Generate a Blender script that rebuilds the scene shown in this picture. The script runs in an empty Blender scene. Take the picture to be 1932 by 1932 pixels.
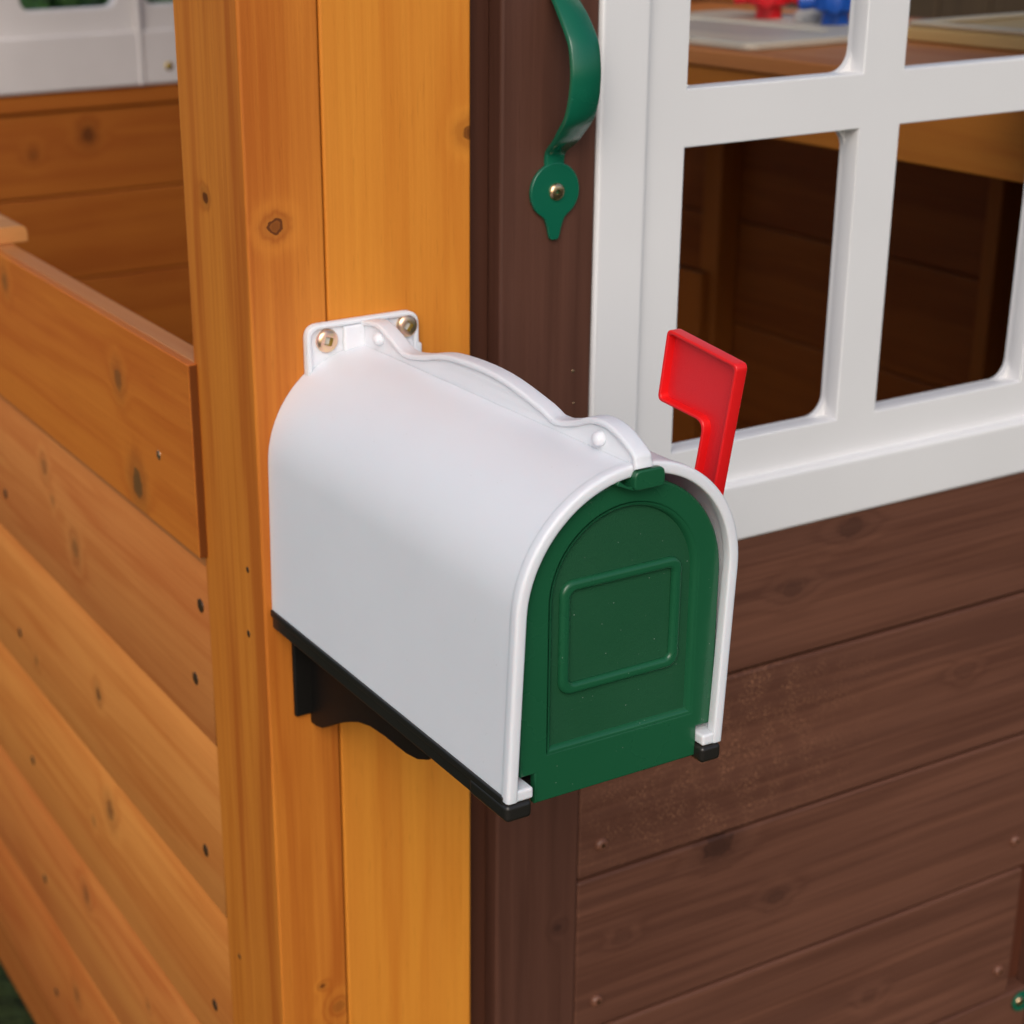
import bpy, bmesh, math, random
from mathutils import Vector, Matrix
random.seed(7)
SC = bpy.context.scene
COL = SC.collection
R = math.radians

# ------------------------------------------------------------------ camera
cam_d = bpy.data.cameras.new('camera')
cam = bpy.data.objects.new('camera', cam_d)
COL.objects.link(cam)
yaw, pitch, roll = 0.4897, 0.3644, -0.0199
fw = Vector((math.sin(yaw)*math.cos(pitch), math.cos(yaw)*math.cos(pitch), -math.sin(pitch)))
rt = Vector((math.cos(yaw), -math.sin(yaw), 0))
up = rt.cross(fw)
r2 = rt*math.cos(roll) + up*math.sin(roll)
u2 = r2.cross(fw)
M = Matrix((r2, u2, -fw)).transposed().to_4x4()
M.translation = Vector((-0.39, -0.75067, 1.0))
cam.matrix_world = M
cam_d.sensor_width = 36
cam_d.lens = 3249.26/1932*36
cam_d.shift_x = (966-718.85)/1932
cam_d.shift_y = (995.23-966)/1932
cam_d.clip_start = 0.01
cam_d.clip_end = 200
cam_d.dof.use_dof = True
cam_d.dof.focus_distance = 0.74
cam_d.dof.aperture_fstop = 12.5
SC.camera = cam

# ------------------------------------------------------------------ light
SUN_AZ, SUN_EL = 216, 36          # compass-like: direction the light comes from, measured from +Y clockwise
world = bpy.data.worlds.new('World')
SC.world = world
world.use_nodes = True
wn = world.node_tree
bg = wn.nodes['Background']
sky = wn.nodes.new('ShaderNodeTexSky')
sky.sky_type = 'NISHITA'
sky.sun_disc = False
sky.sun_elevation = R(SUN_EL)
sky.sun_rotation = R(SUN_AZ)
sky.air_density = 1.0
sky.dust_density = 3.0
sky.ozone_density = 1.0
wn.links.new(sky.outputs[0], bg.inputs[0])
bg.inputs[1].default_value = 0.12
sl = bpy.data.lights.new('sun', 'SUN')
sl.energy = 1.1
sl.angle = R(38)
sl.color = (1.0, 0.97, 0.93)
sun = bpy.data.objects.new('sun', sl)
COL.objects.link(sun)
sd = Vector((math.sin(R(SUN_AZ))*math.cos(R(SUN_EL)), math.cos(R(SUN_AZ))*math.cos(R(SUN_EL)), math.sin(R(SUN_EL))))
sun.rotation_euler = (-sd).to_track_quat('-Z', 'Y').to_euler()
SC.view_settings.view_transform = 'Standard'
SC.view_settings.look = 'None'
SC.view_settings.exposure = 0.15
SC.view_settings.gamma = 1.0
SC.view_settings.use_curve_mapping = False

# ------------------------------------------------------------------ materials
class NT:
    def __init__(s, name, rough=0.5, spec=0.5):
        s.m = bpy.data.materials.new(name); s.m.use_nodes = True
        s.t = s.m.node_tree; s.b = s.t.nodes['Principled BSDF']
        s.b.inputs['Roughness'].default_value = rough
        s.b.inputs['Specular IOR Level'].default_value = spec
        s._c = None
    def n(s, typ, **kw):
        x = s.t.nodes.new(typ)
        for k, v in kw.items(): setattr(x, k, v)
        return x
    def l(s, a, b): s.t.links.new(a, b)
    def co(s):
        if s._c is None: s._c = s.n('ShaderNodeTexCoord').outputs['Object']
        return s._c
    def setv(s, sock, v):
        if isinstance(v, bpy.types.NodeSocket): s.l(v, sock)
        else: sock.default_value = v
    def math(s, op, a, b=0.0, clamp=False):
        x = s.n('ShaderNodeMath', operation=op); x.use_clamp = clamp
        s.setv(x.inputs[0], a); s.setv(x.inputs[1], b); return x.outputs[0]
    def mapping(s, scale, loc=(0,0,0)):
        x = s.n('ShaderNodeMapping'); s.l(s.co(), x.inputs[0])
        x.inputs['Scale'].default_value = scale; x.inputs['Location'].default_value = loc
        return x.outputs[0]
    def noise(s, vec, scale=1.0, detail=3.0, rough=0.5, dist=0.0):
        x = s.n('ShaderNodeTexNoise'); s.l(vec, x.inputs['Vector'])
        x.inputs['Scale'].default_value = scale; x.inputs['Detail'].default_value = detail
        x.inputs['Roughness'].default_value = rough; x.inputs['Distortion'].default_value = dist
        return x.outputs['Fac']
    def maprange(s, v, a, b, c=0.0, d=1.0, smooth=False):
        x = s.n('ShaderNodeMapRange'); x.clamp = True
        if smooth: x.interpolation_type = 'SMOOTHSTEP'
        s.l(v, x.inputs[0])
        for i, k in enumerate((a, b, c, d)): x.inputs[i+1].default_value = k
        return x.outputs[0]
    def mix(s, f, a, b, mode='MIX'):
        x = s.n('ShaderNodeMix', data_type='RGBA', blend_type=mode)
        s.setv(x.inputs[0], f)
        for i, c in ((6, a), (7, b)):
            if isinstance(c, bpy.types.NodeSocket): s.l(c, x.inputs[i])
            else: x.inputs[i].default_value = (*c, 1)
        return x.outputs[2]
    def bump(s, h, strength=0.1, dist=0.001):
        x = s.n('ShaderNodeBump'); x.inputs['Strength'].default_value = strength
        x.inputs['Distance'].default_value = dist
        s.l(h, x.inputs['Height']); s.l(x.outputs[0], s.b.inputs['Normal'])
    def col(s, c):
        if isinstance(c, bpy.types.NodeSocket): s.l(c, s.b.inputs['Base Color'])
        else: s.b.inputs['Base Color'].default_value = (*c, 1)

AX = {'X': 0, 'Y': 1, 'Z': 2}
def wood(name, light, dark, axis='Z', knots=(), seed=0.0, rough=0.55, spec=0.25, knot_col=None,
         contrast=1.0, fine=1.0, specks=None, ringf=42.0, across=None, elong=1.15):
    """stained soft wood: streaks along 'axis', growth rings that bend round the knots.
    knots: (x or None, y or None, z or None, radius, strength)"""
    N = NT(name, rough, spec)
    a = AX[axis]
    sc = [1.0]*3
    for i in range(3): sc[i] = 2.2 if i == a else 26.0*(fine if fine > 1 else 1)
    off = (seed*3.1, seed*1.7, seed*2.3)
    n1 = N.noise(N.mapping(sc, off), 1.0, 3.0, 0.55)
    sc2 = [6.0 if i == a else 330.0 for i in range(3)]
    n2 = N.noise(N.mapping(sc2, off), 1.0, 2.0, 0.6)
    sc3 = [60.0 if i == a else 900.0 for i in range(3)]
    n3 = N.noise(N.mapping(sc3, off), 1.0, 2.0, 0.6)
    big = N.noise(N.mapping((5, 5, 5), off), 1.0, 2.0, 0.5)
    sep = N.n('ShaderNodeSeparateXYZ'); N.l(N.co(), sep.inputs[0])
    if across is None: across = {0: 2, 1: 2, 2: 0}[a]
    ph = N.math('MULTIPLY', sep.outputs[across], ringf)
    ph = N.math('ADD', ph, N.math('MULTIPLY', n1, 3.2))
    kd = None; kr = None
    n4 = N.noise(N.mapping((210, 210, 210)), 1.0, 2.0, 0.5) if knots else None
    for k in knots:
        d2 = None
        for i in range(3):
            if k[i] is None: continue
            e = N.math('SUBTRACT', sep.outputs[i], k[i])
            if i == a: e = N.math('MULTIPLY', e, elong)
            e = N.math('MULTIPLY', e, e)
            d2 = e if d2 is None else N.math('ADD', d2, e)
        d = N.math('SQRT', d2)
        d = N.math('ADD', d, N.math('MULTIPLY', N.math('SUBTRACT', n4, 0.5), k[3]*1.1))
        d = N.math('DIVIDE', d, k[3])
        g = N.math('POWER', 2.718, N.math('MULTIPLY', N.math('MULTIPLY', d, d), -0.16))
        ph = N.math('ADD', ph, N.math('MULTIPLY', g, 1.6))
        core = N.maprange(d, 0.55, 1.15, 1.0, 0.0, True)
        halo = N.math('MULTIPLY', N.maprange(d, 1.0, 3.4, 0.38, 0.0, True), 1.0)
        ring = N.math('MULTIPLY', N.maprange(N.math('ABSOLUTE', N.math('SUBTRACT', d, 0.95)), 0.0, 0.22, 1.0, 0.0, True), 0.55)
        v = N.math('ADD', N.math('MULTIPLY', core, 0.75), N.math('ADD', halo, ring))
        if k[4] < 0: v = N.math('ADD', N.math('MULTIPLY', core, 0.34), N.math('ADD', N.math('MULTIPLY', halo, 0.5), N.math('MULTIPLY', ring, 2.4)))
        v = N.math('MULTIPLY', v, abs(k[4]))
        kd = v if kd is None else N.math('MAXIMUM', kd, v)
    rings = N.math('ADD', N.math('MULTIPLY', N.math('SINE', N.math('MULTIPLY', ph, 6.2832)), 0.5), 0.5)
    rings = N.math('POWER', rings, 2.2)
    f = N.math('MULTIPLY', rings, 0.30*contrast)
    f = N.math('ADD', f, N.math('MULTIPLY', N.maprange(n1, 0.3, 0.7), 0.42*contrast))
    f = N.math('ADD', f, N.math('MULTIPLY', N.maprange(n2, 0.3, 0.7), 0.24*contrast*fine))
    f = N.math('ADD', f, N.math('MULTIPLY', N.maprange(big, 0.3, 0.7), 0.25*contrast))
    f = N.math('SUBTRACT', f, 0.12, True)
    c = N.mix(f, light, dark)
    pore = N.maprange(n3, 0.62, 0.75, 0.0, 0.22)
    c = N.mix(pore, c, [x*0.55 for x in dark])
    if kd is not None:
        kc = knot_col or [dark[0]*0.22, dark[1]*0.2, dark[2]*0.3]
        kd = N.math('MINIMUM', kd, 0.93)
        c = N.mix(kd, c, kc)
    if specks:
        (cx, cy, cz, rad, tint, amt) = specks
        vm = N.n('ShaderNodeVectorMath', operation='DISTANCE'); N.l(N.co(), vm.inputs[0]); vm.inputs[1].default_value = (cx, cy, cz)
        near = N.maprange(vm.outputs['Value'], rad*0.3, rad, 1.0, 0.0)
        sn = N.noise(N.mapping([520 if i == a else 900 for i in range(3)]), 1.0, 3.0, 0.6)
        cl = N.noise(N.mapping((60, 60, 60)), 1.0, 2.0, 0.5)
        sp = N.math('MULTIPLY', N.maprange(sn, 0.54, 0.64), N.maprange(cl, 0.40, 0.58))
        sp = N.math('MULTIPLY', N.math('MULTIPLY', sp, near), amt)
        c = N.mix(sp, c, tint)
    ge = N.n('ShaderNodeNewGeometry'); sn_ = N.n('ShaderNodeSeparateXYZ'); N.l(ge.outputs['True Normal'], sn_.inputs[0])
    eg = N.maprange(N.math('ABSOLUTE', sn_.outputs[a]), 0.75, 0.95, 0.0, 0.95)
    c = N.mix(eg, c, [x*0.22 for x in dark])   # end grain drinks more stain
    N.col(c)
    h = N.math('ADD', N.math('MULTIPLY', n2, 0.6), N.math('MULTIPLY', n3, 0.4))
    N.bump(h, 0.22, 0.0007)
    rr = N.maprange(n1, 0.3, 0.7, rough-0.06, rough+0.10)
    N.l(rr, N.b.inputs['Roughness'])
    return N.m

def plastic(name, c, rough=0.4, spec=0.5, grain=0.0, gscale=1800, mottled=0.04, dust=0.0, sss=0.0, dustcol=(.6,.65,.6)):
    N = NT(name, rough, spec)
    n = N.noise(N.mapping((9, 9, 9)), 1.0, 3.0)
    cc = N.mix(N.maprange(n, 0.3, 0.7), c, [max(0, x*(1-mottled*2)) for x in c])
    if dust:
        v = N.n('ShaderNodeTexVoronoi'); N.l(N.mapping((420, 420, 420)), v.inputs['Vector']); v.inputs['Scale'].default_value = 1.0
        d = N.maprange(v.outputs['Distance'], 0.05, 0.10, 1.0, 0.0)
        sel = N.maprange(N.noise(N.mapping((160, 160, 160)), 1.0, 1.0), 0.60, 0.66)
        cc = N.mix(N.math('MULTIPLY', N.math('MULTIPLY', d, sel), dust), cc, dustcol)
    N.col(cc)
    if grain:
        g = N.noise(N.mapping((gscale,)*3), 1.0, 2.0, 0.6)
        N.bump(g, grain, 0.0004)
    rn = N.maprange(N.noise(N.mapping((30, 30, 30)), 1.0, 4.0), 0.3, 0.7, rough-0.04, rough+0.08)
    N.l(rn, N.b.inputs['Roughness'])
    if sss:
        N.b.inputs['Subsurface Weight'].default_value = sss
        N.b.inputs['Subsurface Radius'].default_value = (0.004, 0.003, 0.003)
        N.b.inputs['Subsurface Scale'].default_value = 1.0
    return N.m

def metal(name, c, rough=0.3, c2=None):
    N = NT(name, rough)
    N.b.inputs['Metallic'].default_value = 1.0
    n = N.noise(N.mapping((350, 350, 350)), 1.0, 3.0)
    N.col(N.mix(N.maprange(n, 0.35, 0.65), c, c2 or [x*0.8 for x in c]))
    return N.m

ORL, ORD = (0.67, 0.236, 0.030), (0.44, 0.115, 0.012)
WHITE = plastic('white_paint_plastic', (0.79, 0.80, 0.845), 0.40, 0.45, 0.06, 2200, 0.022, 0.6, sss=0.5, dustcol=(.35,.33,.3))
WPAINT = plastic('white_window_plastic', (0.745, 0.742, 0.75), 0.42, 0.5, 0.12, 900, 0.02, 0.3, dustcol=(.35,.3,.25))
GREEN = plastic('green_door_plastic', (0.011, 0.094, 0.040), 0.23, 0.5, 0.03, 1500, 0.03, 0.5)
GREENG = plastic('green_grained_plastic', (0.013, 0.082, 0.035), 0.48, 0.3, 0.5, 1500, 0.05, 0.6)
HGREEN = plastic('green_enamel_metal', (0.004, 0.115, 0.062), 0.2, 0.6, 0.05, 700, 0.05)
REDP = plastic('red_plastic', (0.80, 0.010, 0.012), 0.36, 0.5, 0.08, 1200, 0.03, 0.3, dustcol=(.9,.5,.5))
REDG = plastic('red_grained_plastic', (0.74, 0.014, 0.020), 0.42, 0.5, 0.35, 1500, 0.04)
BLACK = plastic('black_plastic', (0.018, 0.016, 0.014), 0.34, 0.5, 0.1, 900, 0.1)
PINKM = metal('zinc_gold_metal', (0.92, 0.56, 0.45), 0.34, (0.90, 0.66, 0.38))
MATB = plastic('black_matte_plastic', (0.008, 0.007, 0.006), 0.5, 0.25, 0.1, 900, 0.1)
GOLDM = metal('brass_recess_metal', (0.55, 0.38, 0.08), 0.35)
BRASS = metal('brass_screw_metal', (0.85, 0.62, 0.36), 0.25, (0.75, 0.5, 0.3))
NAILM = plastic('nail_hole_dark', (0.05, 0.025, 0.010), 0.4)
BRTRIM = plastic('brown_painted_screw', (0.17, 0.068, 0.040), 0.38, 0.5)

# ------------------------------------------------------------------ mesh helpers
def link(name, me, mat, parent=None, bevel=0.0, seg=2, smooth=True, label=None, angle=35, wn=False):
    o = bpy.data.objects.new(name, me)
    COL.objects.link(o)
    if mat: me.materials.append(mat)
    if smooth:
        for p in me.polygons: p.use_smooth = True
        bm = bmesh.new(); bm.from_mesh(me)
        for e in bm.edges:
            if len(e.link_faces) == 2 and e.calc_face_angle(0) > R(angle): e.smooth = False
            if me.get('plate') and len(e.link_faces) == 2:
                ax = me['plate']-1; fl_ = [abs(f.normal[ax]) > 0.9995 for f in e.link_faces]
                if fl_[0] != fl_[1]: e.smooth = False
        bm.to_mesh(me); bm.free()
    if bevel:
        b = o.modifiers.new('bevel', 'BEVEL'); b.width = bevel; b.segments = seg
        b.limit_method = 'ANGLE'; b.angle_limit = R(40); b.harden_normals = True
    if wn:
        w = o.modifiers.new('normals', 'WEIGHTED_NORMAL'); w.keep_sharp = True; w.weight = 100
    if parent is not None: adopt(o, parent)
    if label: o['label'] = label
    return o

def adopt(o, parent):
    o.parent = parent
    o.matrix_parent_inverse = WM[parent.name].inverted() if parent.name in WM else Matrix()
WM = {}
def thing(name, loc, label, cat, group=None):
    o = bpy.data.objects.new(name, None); COL.objects.link(o)
    o.empty_display_size = 0.05
    o.location = loc; WM[o.name] = Matrix.Translation(loc)
    o['label'] = label; o['category'] = cat
    if group: o['group'] = group
    return o

def newbm(): return bmesh.new()
def finish(bm, name='m', fn=None):
    bmesh.ops.recalc_face_normals(bm, faces=bm.faces)
    if fn:
        for v in bm.verts: v.co = Vector(fn(v.co))
    me = bpy.data.meshes.new(name); bm.to_mesh(me); bm.free(); return me

def box(bm, x0, x1, y0, y1, z0, z1):
    vs = [bm.verts.new((x, y, z)) for x in (x0, x1) for y in (y0, y1) for z in (z0, z1)]
    for f in ((0,1,3,2),(4,6,7,5),(0,4,5,1),(2,3,7,6),(0,2,6,4),(1,5,7,3)):
        bm.faces.new([vs[i] for i in f])

def mapper(plane):
    # (u, v, w) -> world ; w = thickness direction
    if plane == 'XZ': return lambda u, v, w: (u, w, v)
    if plane == 'YZ': return lambda u, v, w: (w, u, v)
    return lambda u, v, w: (u, v, w)

def prism(bm, pts, w0, w1, plane='XZ'):
    m = mapper(plane)
    A = [bm.verts.new(m(u, v, w0)) for u, v in pts]
    B = [bm.verts.new(m(u, v, w1)) for u, v in pts]
    n = len(pts)
    bm.faces.new(A); bm.faces.new(B[::-1])
    for i in range(n): bm.faces.new((A[i], A[(i+1) % n], B[(i+1) % n], B[i]))

def boxo(name, x0, x1, y0, y1, z0, z1, mat, parent, bevel=0.0015, seg=2, **k):
    bm = newbm(); box(bm, x0, x1, y0, y1, z0, z1)
    return link(name, finish(bm, name), mat, parent, bevel, seg, **k)

def rrect(x0, x1, y0, y1, r, n=6, corners=(1,1,1,1)):
    # ccw from lower-left; corners = LL, LR, UR, UL
    pts = []
    cs = [((x0+r, y0+r), 180, (x0, y0)), ((x1-r, y0+r), 270, (x1, y0)), ((x1-r, y1-r), 0, (x1, y1)), ((x0+r, y1-r), 90, (x0, y1))]
    for (c, a0, sharp), on in zip(cs, corners):
        if not on: pts.append(sharp); continue
        for i in range(n+1):
            a = R(a0+90*i/n); pts.append((c[0]+r*math.cos(a), c[1]+r*math.sin(a)))
    return pts

def roundpoly(pts, rad, n=5):
    """round every corner of a polygon; rad may be a list"""
    out = []; N_ = len(pts)
    for i in range(N_):
        r = rad[i] if isinstance(rad, (list, tuple)) else rad
        p = Vector(pts[i]); a = Vector(pts[i-1]); b = Vector(pts[(i+1) % N_])
        if r <= 0: out.append(tuple(p)); continue
        da = (a-p).normalized(); db = (b-p).normalized()
        ang = da.angle(db); t = min(r/math.tan(ang/2), (a-p).length*.48, (b-p).length*.48)
        p0 = p+da*t; p1 = p+db*t
        for k in range(n+1):
            s = k/n; out.append(tuple(p0*(1-s)**2 + p*2*s*(1-s) + p1*s*s))
    return out

def plate(outer, holes, w0, w1, plane='XZ', bevel=0.001, res=2, fn=None, name='plate'):
    """flat plate with holes, softly bevelled: a filled 2D curve turned into a mesh"""
    cu = bpy.data.curves.new('c', 'CURVE'); cu.dimensions = '2D'; cu.fill_mode = 'BOTH'
    for ring in [outer]+list(holes):
        sp = cu.splines.new('POLY'); sp.points.add(len(ring)-1)
        for i, (u, v) in enumerate(ring): sp.points[i].co = (u, v, 0, 1)
        sp.use_cyclic_u = True
    h = abs(w1-w0)/2
    cu.bevel_depth = bevel; cu.bevel_resolution = res
    cu.extrude = max(h-bevel, 0.00001); cu.offset = -bevel
    o = bpy.data.objects.new('tmp', cu); COL.objects.link(o)
    dg = bpy.context.evaluated_depsgraph_get()
    me = bpy.data.meshes.new_from_object(o.evaluated_get(dg))
    bpy.data.objects.remove(o); bpy.data.curves.remove(cu)
    me.name = name
    m = mapper(plane); c = (w0+w1)/2
    bm = newbm(); bm.from_mesh(me)
    bmesh.ops.remove_doubles(bm, verts=bm.verts, dist=1e-6)
    for v in bm.verts:
        v.co = Vector(m(v.co.x, v.co.y, c+v.co.z))
        if fn: v.co = Vector(fn(v.co))
    bmesh.ops.recalc_face_normals(bm, faces=bm.faces)
    bm.to_mesh(me); bm.free()
    me.materials.clear(); me['plate'] = {'XZ': 2, 'YZ': 1, 'XY': 3}[plane]
    return me

def smoothpath(P, k=4):
    out = []
    for i in range(len(P)-1):
        p0, p1, p2, p3 = [Vector(P[min(max(j, 0), len(P)-1)]) for j in (i-1, i, i+1, i+2)]
        for s in range(k):
            t = s/k
            out.append(0.5*((2*p1)+(-p0+p2)*t+(2*p0-5*p1+4*p2-p3)*t*t+(-p0+3*p1-3*p2+p3)*t**3))
    out.append(Vector(P[-1])); return out

def lathe(bm, prof, c, axis, n=24):
    """prof: list of (radius, height) along axis from c"""
    axis = Vector(axis).normalized()
    t = axis.orthogonal().normalized(); b = axis.cross(t)
    rows = []
    for r, h in prof:
        if r < 1e-7: rows.append([bm.verts.new(Vector(c)+axis*h)]); continue
        rows.append([bm.verts.new(Vector(c)+axis*h+(t*math.cos(2*math.pi*i/n)+b*math.sin(2*math.pi*i/n))*r) for i in range(n)])
    for A, B in zip(rows, rows[1:]):
        for i in range(n):
            j = (i+1) % n
            if len(A) == 1 and len(B) == 1: continue
            if len(A) == 1: bm.faces.new((A[0], B[i], B[j]))
            elif len(B) == 1: bm.faces.new((A[i], A[j], B[0]))
            else: bm.faces.new((A[i], A[j], B[j], B[i]))

def dome(c, axis, r, h, mat, parent, name='screw', n=20, sink=0.001):
    bm = newbm()
    prof = [(r*0.98, -sink), (r, 0.0)] + [(r*math.cos(a), h*math.sin(a)) for a in [R(x) for x in (15, 35, 55, 75)]] + [(0, h)]
    lathe(bm, prof, c, axis, n)
    return link(name, finish(bm, name), mat, parent, angle=60)

def panhead(c, axis, r, parent, rot=0.4, mat=PINKM, rmat=GOLDM, name='screw', slot=0.36):
    """pan head screw with a square recess: dome with a square pit and a darker floor"""
    axis = Vector(axis).normalized(); t = axis.orthogonal().normalized(); b = axis.cross(t)
    bm = newbm(); n = 32; s = r*slot
    def ring(rad, h): return [bm.verts.new(Vector(c)+axis*h+(t*math.cos(2*math.pi*i/n)+b*math.sin(2*math.pi*i/n))*rad) for i in range(n)]
    def sq(h, k=1.0):
        o = []
        for i in range(n):
            a = 2*math.pi*i/n; d = s*k/max(abs(math.cos(a-rot)), abs(math.sin(a-rot)))
            o.append(bm.verts.new(Vector(c)+axis*h+(t*math.cos(a)+b*math.sin(a))*d))
        return o
    hh = r*(0.62 if mat is BRTRIM else 0.42)
    rows = [ring(r*0.96, -0.001), ring(r, 0.0), ring(r*0.97, hh*0.45), ring(r*0.82, hh*0.8), ring(r*0.62, hh*0.97), sq(hh), sq(-hh*0.2, 0.85)]
    for A, B in zip(rows, rows[1:]):
        for i in range(n): bm.faces.new((A[i], A[(i+1) % n], B[(i+1) % n], B[i]))
    bm.faces.new(rows[-1])
    me = finish(bm, name)
    o = link(name, me, mat, parent, angle=50)
    me.materials.append(rmat)
    k = len(me.polygons)
    for i in range(k-1-n, k): me.polygons[i].material_index = 1
    return o

# ------------------------------------------------------------------ setting
def ground():
    N = NT('ground_soil', 0.9, 0.2)
    n = N.noise(N.mapping((3, 3, 3)), 1.0, 5.0)
    N.col(N.mix(N.maprange(n, 0.35, 0.65), (0.012, 0.026, 0.006), (0.026, 0.036, 0.010)))
    N.bump(N.noise(N.mapping((40, 40, 40)), 1.0, 4.0), 0.8, 0.02)
    bm = newbm()
    for x in range(2):
        pass
    vs = [bm.verts.new(p) for p in ((-60, -60, 0), (60, -60, 0), (60, 60, 0), (-60, 60, 0))]
    bm.faces.new(vs)
    o = link('ground', finish(bm, 'ground'), N.m, smooth=False); o['kind'] = 'structure'
ground()

def grass():
    N = NT('grass_blade', 0.6, 0.3)
    N.col(N.mix(N.maprange(N.noise(N.mapping((12, 12, 1)), 1.0, 2.0), 0.35, 0.65), (0.018, 0.050, 0.008), (0.045, 0.08, 0.016)))
    bm = newbm(); rnd = random.Random(3)
    for i in range(14000):
        x = rnd.uniform(-0.75, 0.0); y = rnd.uniform(-0.25, 1.7)
        if x > -0.105 and y > 0.02: continue
        h = rnd.uniform(0.012, 0.030); a = rnd.uniform(0, 6.28); w = rnd.uniform(0.0012, 0.0025)
        dx, dy = math.cos(a)*w, math.sin(a)*w; lx, ly = rnd.uniform(-.02, .02), rnd.uniform(-.02, .02)
        p = [bm.verts.new(q) for q in ((x-dx, y-dy, 0), (x+dx, y+dy, 0), (x+dx*.6+lx*.4, y+dy*.6+ly*.4, h*.6), (x-dx*.6+lx*.4, y-dy*.6+ly*.4, h*.6), (x+lx, y+ly, h))]
        bm.faces.new(p[:4]); bm.faces.new((p[3], p[2], p[4]))
    me = bpy.data.meshes.new('grass'); bm.to_mesh(me); bm.free()
    o = link('grass', me, N.m, smooth=False); o['kind'] = 'stuff'
    o['label'] = 'short green lawn grass at the foot of the playhouse'; o['category'] = 'grass'
grass()

# ------------------------------------------------------------------ playhouse
XL, XS, XR = -0.0593, -0.0175, 0.0660
HOUSE = thing('playhouse', (0.5, 0.6, 0), 'wooden children\'s playhouse, orange corner post and side wall, brown front with white windows', 'playhouse')

# corner post (front left)
mA = wood('post_plank_left', ORL, ORD, 'Z', [(-0.0443, 0.0, 0.841, 0.0038, -1.35), (None, 0.0491, 0.8495, 0.0030, 0.9), (-0.0240, 0.0, 0.385, 0.004, 0.35), (-0.034, 0.0, 0.4026, 0.0015, .7)], seed=1.3, fine=1.35, contrast=1.15, ringf=30)
mB = wood('post_plank_right', (0.72, 0.275, 0.032), (0.55, 0.160, 0.014), 'Z', [(0.0660, 0.0, 0.8767, 0.0045, 0.8)], seed=4.1, fine=1.4, contrast=0.8, ringf=24)
pA = boxo('post_plank', XL, XS-0.0004, 0, 0.078, 0, 1.45, mA, HOUSE, 0.0016, 3)
pB = boxo('post_plank', XS+0.0004, XR, 0.0004, 0.036, 0, 1.45, mB, HOUSE, 0.0016, 3)
for (y, z, r) in ((0.0192, 0.6593, .0018), (0.0221, 0.6214, .0021), (0.0605, 0.3950, .0018)):
    dome((XL, y, z), (-1, 0, 0), r, 0.0003, NAILM, pA, 'nail', 12)

# half height side wall: boards run along Y
WK = {
 0: [(None, .185, .7225, .0062, .6), (None, .405, .7400, .0055, .55), (None, .1640, .6640, .0085, .85)],
 1: [(None, .3166, .5705, .0065, .5), (None, .3737, .6132, .0055, .5), (None, .36, .592, .003, .4)],
 2: [(None, .2937, .4694, .0042, .8), (None, .44, .4350, .003, .5)],
 3: [(None, .2900, .3788, .0075, .6), (None, .33, .35, .003, .4)],
 4: [(None, .3678, .2649, .0065, .55), (None, .24, .245, .003, .4)],
 5: [(None, .42, .14, .006, .5)]}
grooves = [0.644, 0.527, 0.4105, 0.297, 0.185, 0.072]
# overlapping top board, proud of the post's side
tones = [((0.64,0.205,0.026),(0.50,0.125,0.014)), ((0.76,0.295,0.078),(0.58,0.170,0.038)), ((0.80,0.315,0.075),(0.62,0.190,0.036)), ((0.82,0.325,0.072),(0.62,0.190,0.035)), ((0.72,0.265,0.060),(0.55,0.150,0.030)), ((0.64,0.225,0.048),(0.50,0.130,0.025))]
def side_nail(x, y, z, par):
    n = dome((x, y, z), (-1, 0, 0), 0.0041, 0.0006, NAILM, par, 'nail', 14)
    return n
mt = wood('side_board_top', tones[0][0], tones[0][1], 'Y', WK[0], seed=2.2, contrast=1.2, ringf=22, knot_col=(0.13, 0.065, 0.02))
bt = boxo('side_board', -0.0645, XL+0.0002, 0.0728, 1.36, 0.6480, 0.7580, mt, HOUSE, 0.0009, 2)
dome((-0.0645, 0.126, 0.6930), (-1, 0, 0), 0.0029, 0.0004, PINKM, bt, 'nail', 14)
bi = boxo('side_rail', XL+0.0001, -0.0455, 0.0785, 1.36, 0.64, 0.7578, wood('side_rail_wood', (0.56,0.23,0.075), (0.46,0.15,0.04), 'Y', seed=8.0), HOUSE, 0.0012, 2)
for i in range(5):
    m = wood('side_board_%s' % 'abcde'[i], tones[i+1][0], tones[i+1][1], 'Y', WK[i+1], seed=3.3+i*1.9, contrast=1.25, ringf=22,
             specks=(-.0593, .14, .345, .10, (0.75, 0.40, 0.13), 0.8) if i == 3 else None, knot_col=(0.14, 0.06, 0.02))
    # lapped boards: the foot of each stands a little proud of the head of the next
    bb = newbm(); prism(bb, [(XL+0.0008, grooves[i+1]+0.0004), (XL+0.0003, grooves[i+1]+0.0012), (XL+0.0012, grooves[i]-0.020), (XL+0.0016, grooves[i]-0.007), (XL+0.0030, grooves[i]-0.0018), (XL+0.0060, grooves[i]), (-0.0455, grooves[i]), (-0.0455, grooves[i+1]+0.0002)], 0.0785, 1.36, 'XZ')
    b = link('side_board', finish(bb, 'side_board'), m, HOUSE)
    zn = grooves[i+1]+0.033
    for yy in (0.1055+0.001*i, 0.480): side_nail(XL+0.0006, yy, zn, b)
boxo('side_skirt', XL+0.0045, -0.0456, 0.0785, 1.36, 0.006, 0.0715, wood('side_skirt_wood', (0.40,0.13,0.025), (0.30,0.08,0.012), 'Y', seed=6.6), HOUSE, 0.002)
side_nail(XL+0.0006, 0.0908, 0.612, b)
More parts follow.
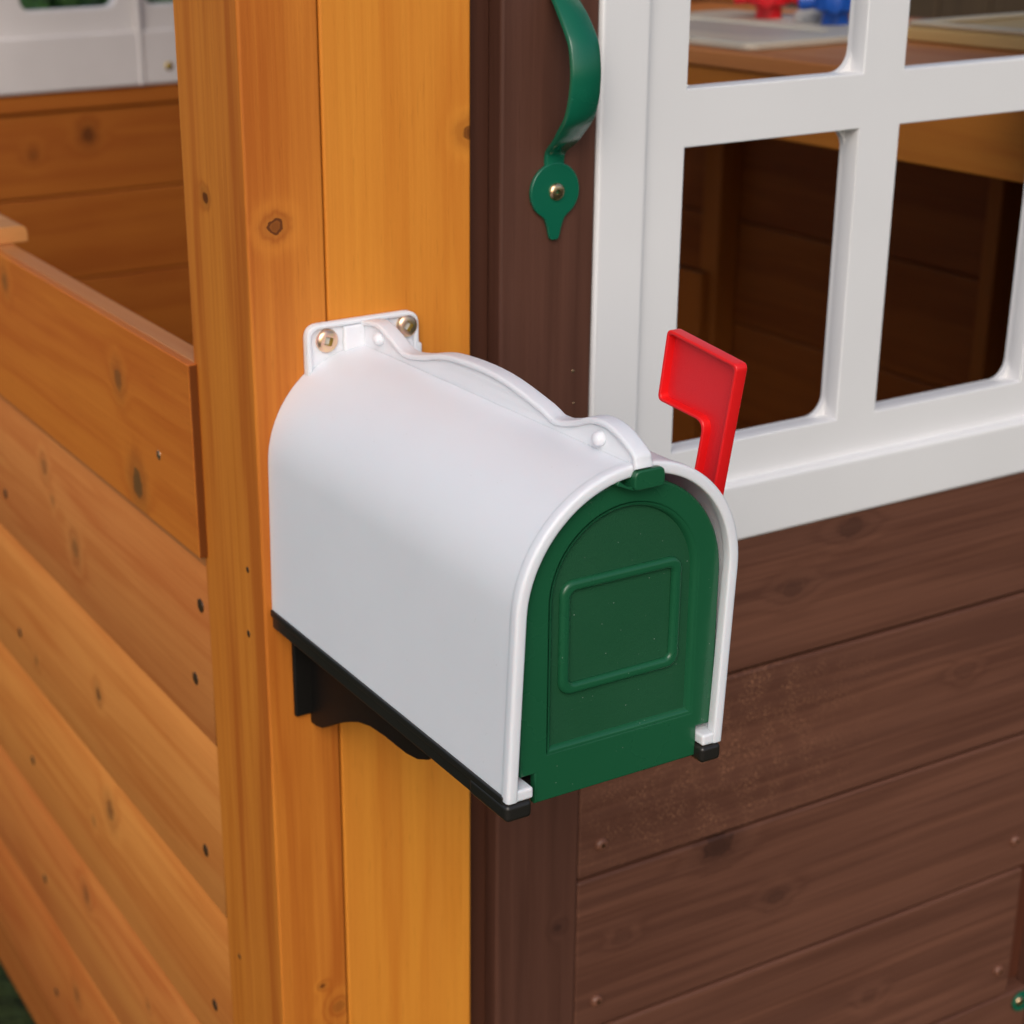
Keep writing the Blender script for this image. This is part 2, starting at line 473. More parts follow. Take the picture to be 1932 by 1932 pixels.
# inside cleat of the side wall and a block on the far rail
clm = wood('cleat_wood', (0.60,0.27,0.11), (0.50,0.19,0.06), 'X', seed=5.5)
boxo('inside_cleat', -0.0482, 0.02, 0.079, 0.108, 0.60, 0.7570, clm, HOUSE, 0.0015)
blk = newbm(); prism(blk, roundpoly([(-0.066, 0.7582), (-0.0345, 0.7582), (-0.0345, 0.7700), (-0.066, 0.7700)], [0, 0, .008, .001]), 0.440, 0.60, 'XZ')
link('rail_block', finish(blk, 'rail_block'), wood('rail_block_wood', (0.60,0.27,0.09), (0.50,0.19,0.05), 'X', seed=9.1), HOUSE, 0.0015)

# back wall, seen from inside
INO = ((0.42, 0.130, 0.016), (0.30, 0.075, 0.008))  # orange stain taken darker, the roofed room's shade put into the colour
INR = ((0.26, 0.075, 0.010), (0.17, 0.040, 0.005))  # darker still: deep indoor shade painted into the same orange wood
YB = 1.38
bw = [0.726, 0.620, 0.511, 0.402, 0.293, 0.184, 0.075]
for i in range(6):
    kn = [(0.336, None, 0.694, .009, .7), (0.262, None, 0.675, .006, .4)] if i == 0 else ()
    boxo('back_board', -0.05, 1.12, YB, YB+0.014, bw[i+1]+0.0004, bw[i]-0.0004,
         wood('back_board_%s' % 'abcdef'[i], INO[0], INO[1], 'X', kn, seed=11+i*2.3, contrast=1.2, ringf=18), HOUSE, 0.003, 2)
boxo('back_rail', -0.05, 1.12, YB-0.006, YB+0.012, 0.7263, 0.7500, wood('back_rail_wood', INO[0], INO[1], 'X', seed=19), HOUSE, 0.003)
# back window frame (white)
wf = plate([(0.0, 0.7500), (0.62, 0.7500), (0.62, 1.17), (0.0, 1.17)],
           [rrect(0.262, 0.384, 0.848, 0.99, 0.012), rrect(0.423, 0.545, 0.848, 0.99, 0.012), rrect(0.10, 0.222, 0.848, 0.99, 0.012),
            rrect(0.262, 0.384, 1.02, 1.14, 0.012), rrect(0.423, 0.545, 1.02, 1.14, 0.012), rrect(0.10, 0.222, 1.02, 1.14, 0.012)],
           YB-0.004, YB+0.018, 'XZ', 0.003, 2)
bwin = link('back_window', wf, plastic('back_white_plastic', (0.66, 0.62, 0.61), 0.45, 0.4), HOUSE)
boxo('window_ledge', 0.0, 0.411, YB-0.013, YB-0.0041, 0.7502, 0.818, bwin.data.materials[0], bwin, 0.004, 3)
boxo('window_ledge', 0.4118, 0.62, YB-0.012, YB-0.0041, 0.7502, 0.818, bwin.data.materials[0], bwin, 0.004, 3)
boxo('window_ledge', 0.405, 0.4125, YB-0.0155, YB-0.0041, 0.7502, 0.86, bwin.data.materials[0], bwin, 0.003, 3)
dome((0.4465, YB-0.0122, 0.772), (0, -1, 0), 0.0055, 0.002, GOLDM, bwin, 'screw', 16)
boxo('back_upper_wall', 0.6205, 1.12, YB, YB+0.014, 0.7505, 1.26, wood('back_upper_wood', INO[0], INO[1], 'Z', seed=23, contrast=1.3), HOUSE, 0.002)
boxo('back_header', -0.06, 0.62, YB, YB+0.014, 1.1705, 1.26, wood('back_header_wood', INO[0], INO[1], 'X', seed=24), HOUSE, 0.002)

# right side wall: low in front, full height at the back
XW = 0.86
rw = [0.86, 0.745, 0.63, 0.515, 0.40, 0.285, 0.17, 0.055]
for i in range(7):
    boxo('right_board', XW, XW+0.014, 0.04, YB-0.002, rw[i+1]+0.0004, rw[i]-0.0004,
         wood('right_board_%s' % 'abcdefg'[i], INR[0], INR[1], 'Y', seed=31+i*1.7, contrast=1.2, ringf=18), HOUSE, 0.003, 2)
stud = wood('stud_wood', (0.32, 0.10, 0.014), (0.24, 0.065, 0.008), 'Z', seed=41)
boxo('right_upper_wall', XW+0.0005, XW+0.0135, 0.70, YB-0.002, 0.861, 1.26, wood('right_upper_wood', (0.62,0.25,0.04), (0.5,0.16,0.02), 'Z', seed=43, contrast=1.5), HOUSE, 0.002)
boxo('wall_stud', XW-0.030, XW-0.0005, 0.735, 0.765, 0.03, 0.83, stud, HOUSE, 0.002)
boxo('wall_stud', XW-0.030, XW-0.0005, 0.345, 0.362, 0.03, 0.83, stud, HOUSE, 0.002)
boxo('wall_stud', XW-0.044, XW-0.0305, 0.745, 0.800, 0.03, 0.575, stud, HOUSE, 0.002)
br = newbm(); prism(br, [(0.70, .80), (0.80, .80), (0.80, .60), (.79, .60), (.785, .68), (.77, .73), (.74, .765), (.70, .785)], XW-0.06, XW-0.044, 'YZ')
link('brace', finish(br, 'brace'), stud, HOUSE, 0.001)
# floor, roof and upper front wall (they shade the room; unseen roof ends midway to light the counter)
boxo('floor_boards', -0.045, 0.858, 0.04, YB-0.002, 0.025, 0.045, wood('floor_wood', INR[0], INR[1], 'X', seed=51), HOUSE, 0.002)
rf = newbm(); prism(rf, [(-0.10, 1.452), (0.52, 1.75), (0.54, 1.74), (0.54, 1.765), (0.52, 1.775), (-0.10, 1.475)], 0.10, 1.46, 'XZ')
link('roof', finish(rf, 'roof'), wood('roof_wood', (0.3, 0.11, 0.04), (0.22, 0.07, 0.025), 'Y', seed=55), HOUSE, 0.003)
# ---------------- front door panel of the house (brown, with white window)
BL, BD = (0.172, 0.072, 0.044), (0.098, 0.038, 0.023)
DOOR = boxo('door_backing', 0.0832, 0.628, 0.0215, 0.030, 0.06, 0.645, wood('door_backing_wood', (0.09, .03, .015), (.06, .02, .01), 'X', seed=60), HOUSE, 0.001)
DOOR.name = 'front_panel'
sm = wood('stile_wood', (0.112, 0.046, 0.030), (0.068, 0.026, 0.016), 'Z', [(0.128, None, 0.388, .003, .5)], seed=61, rough=0.5, fine=1.5)
boxo('stile', 0.0828, 0.1421, -0.001, 0.0212, 0.06, 1.16, sm, DOOR, 0.0022, 3)
boxo('stile', 0.5700, 0.6290, -0.001, 0.0212, 0.06, 1.16, sm, DOOR, 0.0022, 3)
boxo('door_jamb', 0.0663, 0.0826, 0.0100, 0.045, 0.0, 1.40, wood('jamb_wood_shaded', (0.075, 0.026, 0.014), (.050, .016, .008), 'Z', seed=62), HOUSE, 0.001)  # colour kept dark to paint in the shade of the gap beside the post
boxo('door_jamb', 0.6295, 0.90, 0.002, 0.030, 0.0, 1.26, wood('jamb_wood_right', BL, BD, 'X', seed=63), HOUSE, 0.002)
sg = [0.6440, 0.5290, 0.4150, 0.3000, 0.1870, 0.0720]
SK = {0: [(0.30, None, 0.577, .005, .45), (0.345, None, .609, .006, .5)],
      1: [(0.46, None, .4810, .004, .2)],
      2: [(0.2523, None, 0.4080, .0080, .8), (0.3048, None, 0.3519, .0048, .5), (0.1781, None, 0.3641, .0032, .25)],
      3: [(0.40, None, 0.235, .004, .2)], 4: []}
for i in range(5):
    m = wood('siding_%s' % 'abcde'[i], BL, BD, 'X', SK[i], seed=70+i*2.7, rough=0.5, spec=0.3, contrast=1.1, fine=2.2, ringf=26, elong=0.7,
             specks=(0.25, 0, 0.485, .15, (0.42, 0.20, 0.11), 0.75) if i == 1 else None, knot_col=(.045, .018, .012))
    xr = 0.5700
    if i == 3: xr = 0.546
    b = boxo('siding_board', 0.1425, xr-0.0004, 0.0, 0.0212, sg[i+1]+0.0010, sg[i]-0.0010, m, DOOR, 0.0022, 3)
    zz = sg[i+1]+0.0225
    if i == 4: continue
    panhead((0.1590, -0.0004, zz), (0, -1, 0), 0.0044, b, rot=i*1.1, mat=BRTRIM, rmat=NAILM, slot=0.3)
    panhead((0.5315, -0.0004, zz+0.004), (0, -1, 0), 0.0044, b, rot=i*.7, mat=BRTRIM, rmat=NAILM, slot=0.3)
boxo('recess_back', 0.5462, 0.5700, 0.012, 0.0212, 0.1875, 0.2998, wood('recess_back_wood', (.10, .03, .015), (.07, .02, .01), 'Z', seed=81), DOOR, 0.001)  # dark set-back piece where one siding board stops short
# strap hinge end
hg = newbm(); prism(hg, [(0.560+.0085*math.cos(R(a)), 0.176+.0085*math.sin(R(a))) for a in range(60, 301, 20)] + [(0.62, 0.1705), (0.62, 0.1815)], -0.0028, -0.0004, 'XZ')
hinge = link('hinge', finish(hg, 'hinge'), HGREEN, DOOR, 0.0006)
panhead((0.5572, -0.0028, 0.1775), (0, -1, 0), 0.0040, hinge, mat=BRASS)

# window in the front panel
wx = [0.2050, 0.3302, 0.3617, 0.4874]
wz = [0.6810, 0.8559, 0.8871, 1.062]
WIN = link('front_window', plate([(0.1423, 0.6190), (0.5698, 0.6190), (0.5698, 1.125), (0.1423, 1.125)],
     [[(0.1745, 0.6560), (0.5378, 0.6560), (0.5378, 1.09), (0.1745, 1.09)]], -0.0022, 0.0210, 'XZ', 0.0030, 3), WPAINT, DOOR)
hol = [[(wx[a], wz[b]), (wx[a+1], wz[b]), (wx[a+1], wz[b+1]), (wx[a], wz[b+1])] for a in (0, 2) for b in (0, 2)]
link('muntin_grid', plate([(0.1735, 0.6550), (0.5388, 0.6550), (0.5388, 1.091), (0.1735, 1.091)], hol, 0.0056, 0.0175, 'XZ', 0.0009, 2), WPAINT, WIN)
hol = [rrect(wx[a]-.0001, wx[a+1]+.0001, wz[b]-.0001, wz[b+1]+.0001, 0.0130, 8) for a in (0, 2) for b in (0, 2)]
link('rear_grid', plate([(0.18, 0.662), (0.53, 0.662), (0.53, 1.084), (0.18, 1.084)], hol, 0.0168, 0.0205, 'XZ', 0.0, 1), WPAINT, WIN)
boxo('panel_header', 0.1423, 0.5698, 0.0, 0.020, 1.1255, 1.16, wood('header_wood', BL, BD, 'X', seed=85), DOOR, 0.002)

for (x, z, r) in ((0.1300, 0.7432, .0009), (0.1308, 0.7250, .0006)):
    c_ = dome((x, -0.0011, z), (0, -1, 0), r, 0.0002, BRASS, DOOR, 'paint_chip', 8)
# door pull (strap handle)
HX, HZ = 0.1148, 0.8425
def leaf(zc, s):
    out = []
    for a in range(-22, 203, 9):
        out.append((HX+.0151*math.cos(R(a)), zc + s*.0151*math.sin(R(a))))
    tr = [(.0125, -.0083), (.0102, -.0107), (.0080, -.0122), (.0064, -.0137), (.0052, -.0160), (.0042, -.0190), (.0034, -.0225), (.0028, -.0243), (.0015, -.0252)]
    tip = [(-a, b) for a, b in tr] + tr[::-1]
    out += [(HX+u, zc+s*v) for u, v in tip]
    return out
hb = newbm()
prism(hb, leaf(HZ, 1), -0.0036, -0.0011, 'XZ')
HND = link('door_handle', finish(hb, 'door_handle'), HGREEN, DOOR, 0.0007, 2)
prof = [(0.0012, .852), (0.0012, .8600), (-0.0010, .8640), (-.0081, .8691), (-.0146, .8757), (-.0203, .8821), (-.0236, .8907), (-.0249, .899), (-.0250, .9055), (-.0240, .9130), (-.0222, .9190), (-.0187, .9243), (-.0125, .9319), (-.0064, .938), (-.001, .9425), (.0012, .9455), (.0012, .954)]
wid = [.0115, .0118, .0125, .0150, .0168, .0176, .0178, .0176, .0175, .0174, .0174, .0172, .0165, .0150, .0130, .0118, .0115]
P3 = smoothpath([(y-.0035, z, w) for (y, z), w in zip(prof, wid)])
sb = newbm(); rows = []
for i, p in enumerate(P3):
    a = P3[max(i-1, 0)]; b = P3[min(i+1, len(P3)-1)]
    t = Vector((b.x-a.x, b.y-a.y)).normalized(); nrm = Vector((-t.y, t.x))   # toward -y
    if nrm.x > 0: nrm = -nrm
    h = p.z/2; th = 0.0012
    sec = [(-h, -th), (-h, th*.4), (-h+.0008, th), (h-.0008, th), (h, th*.4), (h, -th)]
    rows.append([sb.verts.new((HX+u, p.x+nrm.x*v, p.y+nrm.y*v)) for u, v in sec])
for A, B in zip(rows, rows[1:]):
    for i in range(6): sb.faces.new((A[i], A[(i+1) % 6], B[(i+1) % 6], B[i]))
sb.faces.new(rows[0]); sb.faces.new(rows[-1][::-1])
link('grip', finish(sb, 'grip'), HGREEN, HND, angle=50)
hb = newbm(); prism(hb, leaf(0.963, -1), -0.0036, -0.0011, 'XZ')
link('end_plate', finish(hb, 'end_plate'), HGREEN, HND, 0.0007, 2)
panhead((HX+.0005, -0.0036, HZ), (0, -1, 0), 0.0046, HND, rot=0.7, mat=BRASS, rmat=BRASS, slot=0.26)

# ------------------------------------------------------------------ counter and sink inside
CT = thing('counter', (0.8, 0.4, 0.8), 'stained wooden play counter inside the house behind the white window', 'counter')
ctm = wood('counter_wood', (0.58, 0.235, 0.075), (0.48, 0.16, 0.045), 'Y', seed=90, contrast=1.0)
boxo('counter_top', 0.522, 0.8575, 0.035, 0.80, 0.847, 0.860, ctm, CT, 0.002)
boxo('fascia', 0.525, 0.538, 0.036, 0.80, 0.7985, 0.8468, wood('fascia_wood', (0.50, 0.18, 0.025), (0.40, 0.12, 0.015), 'Y', seed=91), CT, 0.002)
SK_ = thing('play_sink', (0.68, 0.5, 0.86), 'grey plastic play sink set on the wooden counter, between the red and blue taps', 'sink')
gm = plastic('sink_grey_plastic', (0.48, 0.45, 0.40), 0.45, 0.4)
gl = plastic('sink_rim_plastic', (0.62, 0.57, 0.47), 0.4, 0.4)
link('rim', plate(rrect(0.5360, 0.745, 0.350, 0.63, 0.012), [rrect(0.575, 0.665, 0.385, 0.60, 0.03)], 0.8602, 0.8670, 'XY', 0.002), gl, SK_)
b = newbm(); prism(b, rrect(0.570, 0.670, 0.380, 0.605, 0.03), 0.8603, 0.8645, 'XY')
link('basin', finish(b, 'basin'), gm, SK_)
def tap(y, mat):
    b = newbm()
    lathe(b, [(0.0, 0), (0.012, 0), (0.0115, .008), (0.012, .010), (0.019, .013), (0.020, .026), (0.016, .030), (0, .031)], (0.703, y, 0.867), (0, 0, 1), 24)
    for k in range(4):
        a = R(45+90*k)
        lathe(b, [(0, 0), (.006, .001), (.0075, .008), (.0075, .014), (0, .0165)], (0.703+.017*math.cos(a), y+.017*math.sin(a), 0.886), (math.cos(a), math.sin(a), 0), 12)
    return link('tap_knob', finish(b, 'tap_knob'), mat, SK_)
tap(0.525, plastic('tap_red', (0.75, 0.012, 0.02), 0.3)).name = 'red_tap'
tap(0.437, plastic('tap_blue', (0.008, 0.095, 0.48), 0.3)).name = 'blue_tap'
b = newbm(); lathe(b, [(0, 0), (.016, 0), (.015, .006), (.0105, .010), (.0095, .07), (.012, .075), (0, .08)], (0.715, 0.482, 0.867), (0, 0, 1), 24)
link('spout', finish(b, 'spout'), plastic('spout_grey', (0.6, 0.57, 0.53), 0.35), SK_)
TR = thing('serving_tray', (0.73, 0.11, 0.86), 'pale tan tray with raised rim on the wooden counter, nearer the window than the sink', 'tray')
boxo('tray_body', 0.690, 0.852, 0.05, 0.340, 0.8604, 0.8725, wood('tray_wood', (0.62, 0.44, 0.20), (0.52, 0.34, 0.13), 'Y', seed=95), TR, 0.003)
link('tray_rim', plate(rrect(0.690, 0.852, 0.05, 0.340, 0.008), [rrect(0.702, 0.840, 0.062, 0.328, 0.008)], 0.8727, 0.8765, 'XY', 0.0015), plastic('tray_white', (0.62, 0.52, 0.36), 0.5), TR)

# ------------------------------------------------------------------ far background: fence and hedge
def leafmat(name, a, b):
    N = NT(name, 0.55, 0.35)
    N.col(N.mix(N.maprange(N.noise(N.mapping((4, 4, 4)), 1.0, 3.0), 0.35, 0.65), a, b)); return N.m
def bush(name, c, size, n, mat, label):
    t = thing(name, (c[0], c[1], 0), label, 'bush')
    rnd = random.Random(int(c[0]*100)); bm = newbm()
    for i in range(n):
        p = Vector((rnd.gauss(0, .42), rnd.gauss(0, .42), rnd.gauss(0, .42)))
        if p.length > 1.1: p = p.normalized()*rnd.uniform(.8, 1.1)
        p = Vector((c[0]+p.x*size[0], c[1]+p.y*size[1], c[2]+p.z*size[2]))
        a = Vector((rnd.uniform(-1, 1), rnd.uniform(-1, 1), rnd.uniform(-1, 1))).normalized(); b = a.orthogonal().normalized()
        s = rnd.uniform(.018, .04)
        vs = [bm.verts.new(p+q) for q in (-a*s, b*s*.5, a*s, -b*s*.5)]
        bm.faces.new(vs)
    me = bpy.data.meshes.new(name); bm.to_mesh(me); bm.free()
    link('foliage', me, mat, t, smooth=False)
    bm = newbm()
    for k in range(5):
        a = rnd.uniform(0, 6.28)
        lathe(bm, [(.02, 0), (.014, c[2]*.6), (.006, c[2]*1.1)], (c[0], c[1], 0), (math.cos(a)*.3, math.sin(a)*.3, 1), 8)
    link('stem', finish(bm, 'stem'), NAILM, t)
G1 = leafmat('leaf_green', (0.035, 0.10, 0.015), (0.07, 0.14, 0.03))
G2 = leafmat('leaf_dark_green', (0.02, 0.05, 0.012), (0.04, 0.085, 0.02))
bush('bush', (0.70, 2.75, 0.45), (0.6, 0.4, 0.5), 9000, G1, 'bright green bush seen through the back window, left of the corner post')
bush('bush', (2.60, 1.15, 0.45), (0.35, 0.35, 0.5), 5000, G2, 'dark green bush in front of the brown fence, beyond the play counter')
FN = thing('garden_fence', (3.0, 1.8, 0), 'dark brown board fence in the background beyond the play counter', 'fence')
fm = wood('fence_wood', (0.10, 0.065, 0.035), (0.06, 0.038, 0.022), 'Z', seed=99)
for i in range(22):
    y = -1.0+i*0.17
    boxo('fence_board', 3.0, 3.02, y, y+0.162, 0.0, 1.9, fm, FN, 0.003)
boxo('fence_rail', 3.021, 3.06, -1.0, 2.74, 0.5, 0.58, fm, FN, 0.003)
boxo('fence_rail', 3.021, 3.06, -1.0, 2.74, 1.4, 1.48, fm, FN, 0.003)

# ------------------------------------------------------------------ mailbox
YF = -0.2285
ZB = 0.6420; ZC = 0.7227; HW = 0.0550
def lean(v):
    """the soft plastic body leans slightly to the right, more at the mouth"""
    a = R(1.0+1.53*max(0, min(1.05, -v.y/0.2285)))
    return (v.x+(v.z-ZB)*math.tan(a), v.y, v.z)
MB = thing('mailbox', (0, -0.11, 0.633), 'white arched toy mailbox with green door and raised red flag on the orange post', 'mailbox')

def arch(hw, zc, zb, n=40):
    pts = [(-hw, zb)]
    for i in range(4): pts.append((-hw, zb+(zc-zb)*(i+1)/5))
    for i in range(n+1):
        a = math.pi-math.pi*i/n; pts.append((hw*math.cos(a), zc+hw*math.sin(a)))
    for i in range(4): pts.append((hw, zc-(zc-zb)*(i+1)/5))
    pts.append((hw, zb)); return pts
# shell: outer and inner skins joined
bm = newbm(); T = 0.0024
outer = arch(HW, ZC, ZB); inner = arch(HW-T, ZC, ZB)
ys = [0.0 - 0.0002 + YF*k/14 for k in range(15)]; ys[-1] = YF+0.0035
RO = [[bm.verts.new((x, y, z)) for x, z in outer] for y in ys]
RI = [[bm.verts.new((x, y, z)) for x, z in inner] for y in ys]
n = len(outer)
for A, B in zip(RO, RO[1:]):
    for i in range(n-1): bm.faces.new((A[i], A[i+1], B[i+1], B[i]))
for A, B in zip(RI, RI[1:]):
    for i in range(n-1): bm.faces.new((A[i], B[i], B[i+1], A[i+1]))
for k in (0, -1):
    for i in range(n-1): bm.faces.new((RO[k][i], RO[k][i+1], RI[k][i+1], RI[k][i]))
for i in (0, n-1):
    for k in range(len(ys)-1): bm.faces.new((RO[k][i], RO[k+1][i], RI[k+1][i], RI[k][i]))
bm.faces.new(RI[0])     # closed back
SHELL = link('shell', finish(bm, 'shell', lean), WHITE, MB, angle=40)
# mouth rim: rounded section swept round the arch
bm = newbm()
sec = roundpoly([(-0.0045, 0.0), (0.0005, 0.0), (0.0005, 0.0050), (-0.0043, 0.0050)], [.0010, .0016, .0004, .0006], 4)
A2 = arch(HW, ZC, ZB-0.0008, 56); rows = []
for i, (x, z) in enumerate(A2):
    if z > ZC: nx, nz = x/HW, (z-ZC)/HW
    else: nx, nz = (1 if x > 0 else -1), 0
    rows.append([bm.verts.new((x+nx*r, YF+d, z+nz*r)) for r, d in sec])
m_ = len(sec)
for A, B in zip(rows, rows[1:]):
    for i in range(m_): bm.faces.new((A[i], A[(i+1) % m_], B[(i+1) % m_], B[i]))
bm.faces.new(rows[0]); bm.faces.new(rows[-1][::-1])
RIM = link('mouth_rim', finish(bm, 'mouth_rim', lean), WHITE, MB, angle=50)
for s, a, b in ((-1, -0.0548, -0.0425), (1, 0.0450, 0.0552)):
    boxo('rim_foot', a, b, YF+0.0004, YF+0.022, ZB-0.0013, ZB+0.0040, WHITE, RIM, 0.0012, 3)

# crest on the ridge
ro = [(-0.0002, 0.787), (-0.0062, 0.7903), (-0.0198, 0.7919), (-0.033, 0.788), (-0.0459, 0.7833), (-0.0617, 0.7852), (-0.0798, 0.7897), (-0.0945, 0.7914), (-0.1157, 0.792), (-0.136, 0.7906), (-0.1621, 0.7857), (-0.1734, 0.7827), (-0.1871, 0.7859), (-0.1974, 0.7898), (-0.2077, 0.7907), (-0.218, 0.7883), (-0.2285, 0.7829), (-0.2327, 0.7791)]
ro[-1] = (-.2300, .7800)
ro.append((-.2312, .7772))
co_ = [(u, v-.0010) for u, v in ro[:-2]] + [(-.2285, .7800), (-.2290, .7768), (-0.0002, .7768)]
CREST = link('crest', plate(co_, [], -0.0028, 0.0028, 'YZ', 0.0006, 1, fn=lean), WHITE, MB)
ces = smoothpath([(u, v) for u, v in ro], 3)
bm = newbm(); rows = []
secc = roundpoly([(-.0042, -.0027), (.0042, -.0027), (.0042, 0), (-.0042, 0)], [.0011, .0011, .0013, .0013], 4)
for i, p in enumerate(ces):
    a = ces[max(i-2, 0)]; b = ces[min(i+2, len(ces)-1)]
    t = (b-a).normalized(); nn = Vector((-t.y, t.x))
    if nn.dot(Vector((-0.4 if p.x < -.225 else 0, 1))) < 0: nn = -nn
    rows.append([bm.verts.new((x, p.x+nn.x*d, p.y+nn.y*d)) for x, d in secc])
for A, B in zip(rows, rows[1:]):
    for k in range(len(secc)): bm.faces.new((A[k], A[(k+1) % len(secc)], B[(k+1) % len(secc)], B[k]))
bm.faces.new(rows[0]); bm.faces.new(rows[-1][::-1])
link('crest_edge', finish(bm, 'crest_edge', lean), WHITE, CREST, angle=60)
for yy, zz in ((-0.0225, 0.7845), (-0.2050, 0.7828)):
    bm = newbm(); lathe(bm, [(0, -.0068), (.0014, -.0066), (.0025, -.0058), (.0031, -.0046), (.0032, -.002), (.0032, .002), (.0031, .0046), (.0025, .0058), (.0014, .0066), (0, .0068)], (0, yy, zz), (1, 0, 0), 20)
    link('rivet', finish(bm, 'rivet', lean), WHITE, CREST, angle=60)

# mounting bracket on the post
bo = roundpoly([(-.0318, .758), (.0335, .758), (.0335, .7735), (.0318, .7745), (.0318, .7912), (-.0318, .7912)], [0, 0, .0012, .0008, .0074, .0074], 6)
BRK = link('mounting_bracket', plate(bo, [], -0.0032, -0.0001, 'XZ', 0.0006, 2), WHITE, MB)
bi_ = roundpoly([(-.0288, .755), (.0288, .755), (.0292, .7886), (-.0292, .7886)], [0, 0, .0055, .0055], 5)
link('bracket_edge', plate(bo[:], [[(x, max(z, .7595)) for x, z in bi_]], -0.0050, -0.0031, 'XZ', 0.0009, 2), WHITE, BRK)
boxo('bracket_web', -0.0115, 0.0150, -0.0062, -0.0030, .765, .7885, WHITE, BRK, 0.0014, 3)
panhead((-0.0203, -0.0036, 0.7822), (0, -1, 0), 0.0060, BRK, rot=0.5)
panhead((0.0252, -0.0036, 0.7837), (0, -1, 0), 0.0060, BRK, rot=0.1)

# green door
DC, DR, DZ = 0.0036, 0.0496, 0.7205
def darch(c, hw, zc, zb, n=36): return [(c+x, z) for x, z in arch(hw, zc, zb, n)]
outl = darch(DC, DR, DZ, 0.6464)
outl = [(DC-DR, 0.6486)] + outl[1:-1] + [(DC+DR, 0.6486), (0.0450, 0.6486), (0.0450, 0.6345), (-0.0388, 0.6345), (-0.0388, 0.6486)]
pan = darch(0.0041, 0.0370, 0.7229, 0.6564, 36)
pan = roundpoly([pan[0]], 0) + pan[1:]
YD = YF+0.0050
DOORM = link('mailbox_door', plate(outl, [pan], YD, YD+0.0045, 'XZ', 0.0011, 3), GREEN, MB)
b = newbm(); prism(b, [(x, z) for x, z in darch(DC, DR-.002, DZ, 0.649)], YD+0.0024, YD+0.0044, 'XZ')
link('door_panel', finish(b, 'door_panel'), GREENG, DOORM)
# soft fillet along the lip of the pan
fo_, fi_ = 0.0022, 0.0
bm = newbm(); rows = []
L = pan
cx_, cz_ = 0.0041, 0.700
secf = [(0.0002, 0.0), (-.0006, .0001), (-.0014, .0007), (-.0019, .0016), (-.0023, .0025)]
for i, (x, z) in enumerate(L):
    if z > 0.7229: nx, nz = (x-cx_)/.037, (z-.7229)/.037
    else: nx, nz = (1 if x > cx_ else -1), 0
    if i == 0: nx, nz = -1, -1
    if i == len(L)-1: nx, nz = 1, -1
    rows.append([bm.verts.new((x+nx*r, YD+d, z+nz*r)) for r, d in secf])
rows.append(rows[0])
for A, B in zip(rows, rows[1:]):
    for i in range(len(secf)-1): bm.faces.new((A[i], A[i+1], B[i+1], B[i]))
link('pan_fillet', finish(bm, 'pan_fillet'), GREEN, DOORM, angle=50)
link('label_frame', plate(rrect(-.0272, .0338, .6806, .7316, .0062, 8), [rrect(-.0222, .0288, .6856, .7266, .0026, 5)], YD+0.0004, YD+0.0034, 'XZ', 0.0019, 4), GREEN, DOORM)
b = newbm(); lathe(b, [(0, 0), (.0006, 0), (.0005, .0003), (0, .0004)], (.0132, YD+0.0005, .7292), (0, -1, 0), 7)
link('scuff', finish(b, 'scuff'), plastic('scuff_pale_green', (.25, .55, .42), .6), DOORM)
# latch tab
tb = newbm(); prism(tb, roundpoly([(.0012, .7678), (.0162, .7678), (.0162, .7762), (.0012, .7762)], [.0022, .0022, .0034, .0034], 6), YF-0.0028, YF+0.0050, 'XZ')
link('latch_tab', finish(tb, 'latch_tab'), GREEN, DOORM, 0.0009, 3)
tb = newbm(); prism(tb, roundpoly([(-.0062, .7712), (.0030, .7672), (.0030, .7690), (-.0015, .7700), (-.0050, .7728)], .0004, 3), YF-0.0008, YF+0.006, 'XZ')
link('latch_root', finish(tb, 'latch_root'), GREEN, DOORM, 0.0005)

# black base tray, feet, support
TRAY = boxo('base_tray', -0.0553, 0.0553, YF+0.012, -0.0003, 0.6326, ZB-0.0004, BLACK, MB, 0.0012, 3)
for a, b_ in ((-0.0562, -0.0530), (0.0530, 0.0562)):
    boxo('tray_lip', a, b_, YF+0.0035, -0.0003, 0.6395, ZB+0.0012, BLACK, TRAY, 0.0006, 2)
for a, b_ in ((-0.0562, -0.0432), (0.0442, 0.0553)):
    boxo('foot', a, b_, YF-0.0002, YF+0.030, 0.6323, ZB-0.0016, BLACK, TRAY, 0.0022, 4)
cor = [(0.0, .6325), (0.0, .5725), (-.0060, .5727), (-.0129, .5745), (-.0210, .5790), (-.0313, .5853), (-.0400, .5900), (-.0455, .5926), (-.0560, .5972), (-.069, .6006), (-.0849, .6021), (-.0960, .6022), (-.1063, .6026), (-.1167, .6045), (-.1260, .6085), (-.1320, .6150), (-.1350, .6220), (-.1360, .6325)]
for s in (-1, 1):
    bm = newbm(); prism(bm, [(u-.0003, v) for u, v in cor], s*0.034-0.0014, s*0.034+0.0014, 'YZ')
    if s == -1: SUP = link('support_bracket', finish(bm, 'support_bracket'), MATB, MB, 0.0008)
    else: link('side_web', finish(bm, 'side_web'), MATB, SUP, 0.0008)
bm = newbm()
pa = cor[1:-1]; off = 0.0018
rA = [bm.verts.new((-0.033, u-.0004, v+.0004)) for u, v in pa]; rB = [bm.verts.new((0.033, u-.0004, v+.0004)) for u, v in pa]
rC = [bm.verts.new((-0.033, u-.0004, v+.0022)) for u, v in pa]; rD = [bm.verts.new((0.033, u-.0004, v+.0022)) for u, v in pa]
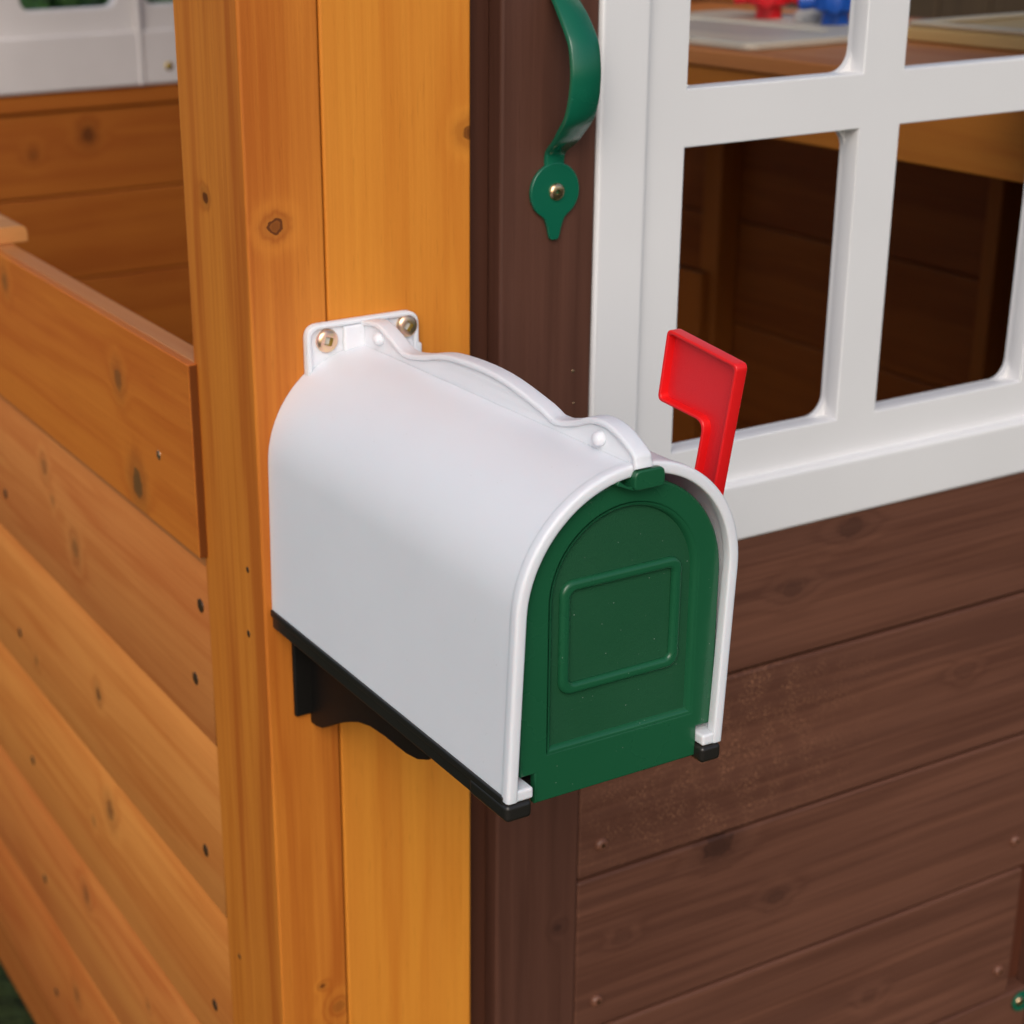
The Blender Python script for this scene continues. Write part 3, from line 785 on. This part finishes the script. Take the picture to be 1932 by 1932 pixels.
for i in range(len(pa)-1):
    bm.faces.new((rA[i], rA[i+1], rB[i+1], rB[i])); bm.faces.new((rC[i], rD[i], rD[i+1], rC[i+1]))
    bm.faces.new((rA[i], rC[i], rC[i+1], rA[i+1])); bm.faces.new((rB[i], rB[i+1], rD[i+1], rD[i]))
link('bottom_web', finish(bm, 'bottom_web'), MATB, SUP, angle=60)
boxo('wall_flange', -0.0452, 0.0452, -0.0034, -0.0002, 0.5790, 0.6324, MATB, SUP, 0.0012, 3)

# red flag, raised, on the right side
fl = [(-.1712, .8142), (-.2165, .8085), (-.1995, .7160), (-.1850, .7190), (-.1972, .7785), (-.1652, .7810)]
fl = [(-.1712, .8132), (-.2185, .8078), (-.2000, .7050), (-.1850, .7100), (-.1980, .7780), (-.1660, .7800)]
fr_ = [.0030, .0030, .006, .006, .0050, .0030]
outp = roundpoly(fl, fr_, 6)
def inset(pts, d):
    out = []; n = len(pts)
    area = sum(pts[i][0]*pts[(i+1) % n][1]-pts[(i+1) % n][0]*pts[i][1] for i in range(n))
    sg_ = 1 if area > 0 else -1
    for i in range(n):
        p = Vector(pts[i]); a = Vector(pts[i-1]); b = Vector(pts[(i+1) % n])
        n1 = (p-a).normalized(); n2 = (b-p).normalized()
        m1 = Vector((-n1.y, n1.x))*sg_; m2 = Vector((-n2.y, n2.x))*sg_
        bis = (m1+m2).normalized(); k = d/max(.35, bis.dot(m1))
        q = p+bis*k; out.append((q.x, q.y))
    return out
inn = roundpoly(inset(fl, .0017), [.0022, .0022, .004, .004, .006, .0022], 6)
FLAG = link('flag', plate(outp, [inn], 0.0605, 0.0665, 'YZ', 0.0007, 3), REDP, MB)
b = newbm(); prism(b, roundpoly(inset(fl, .0006), [.0026]*6, 5), 0.0645, 0.0661, 'YZ')
link('flag_panel', finish(b, 'flag_panel'), REDG, FLAG)
# pivot of the flag on the shell's side
b = newbm(); lathe(b, [(0, 0), (.006, 0), (.006, .008), (.005, .009), (0, .009)], (0.054, -0.1925, 0.712), (1, 0, 0), 20)
link('flag_pivot', finish(b, 'flag_pivot'), REDP, FLAG)

SC.render.engine = 'CYCLES'
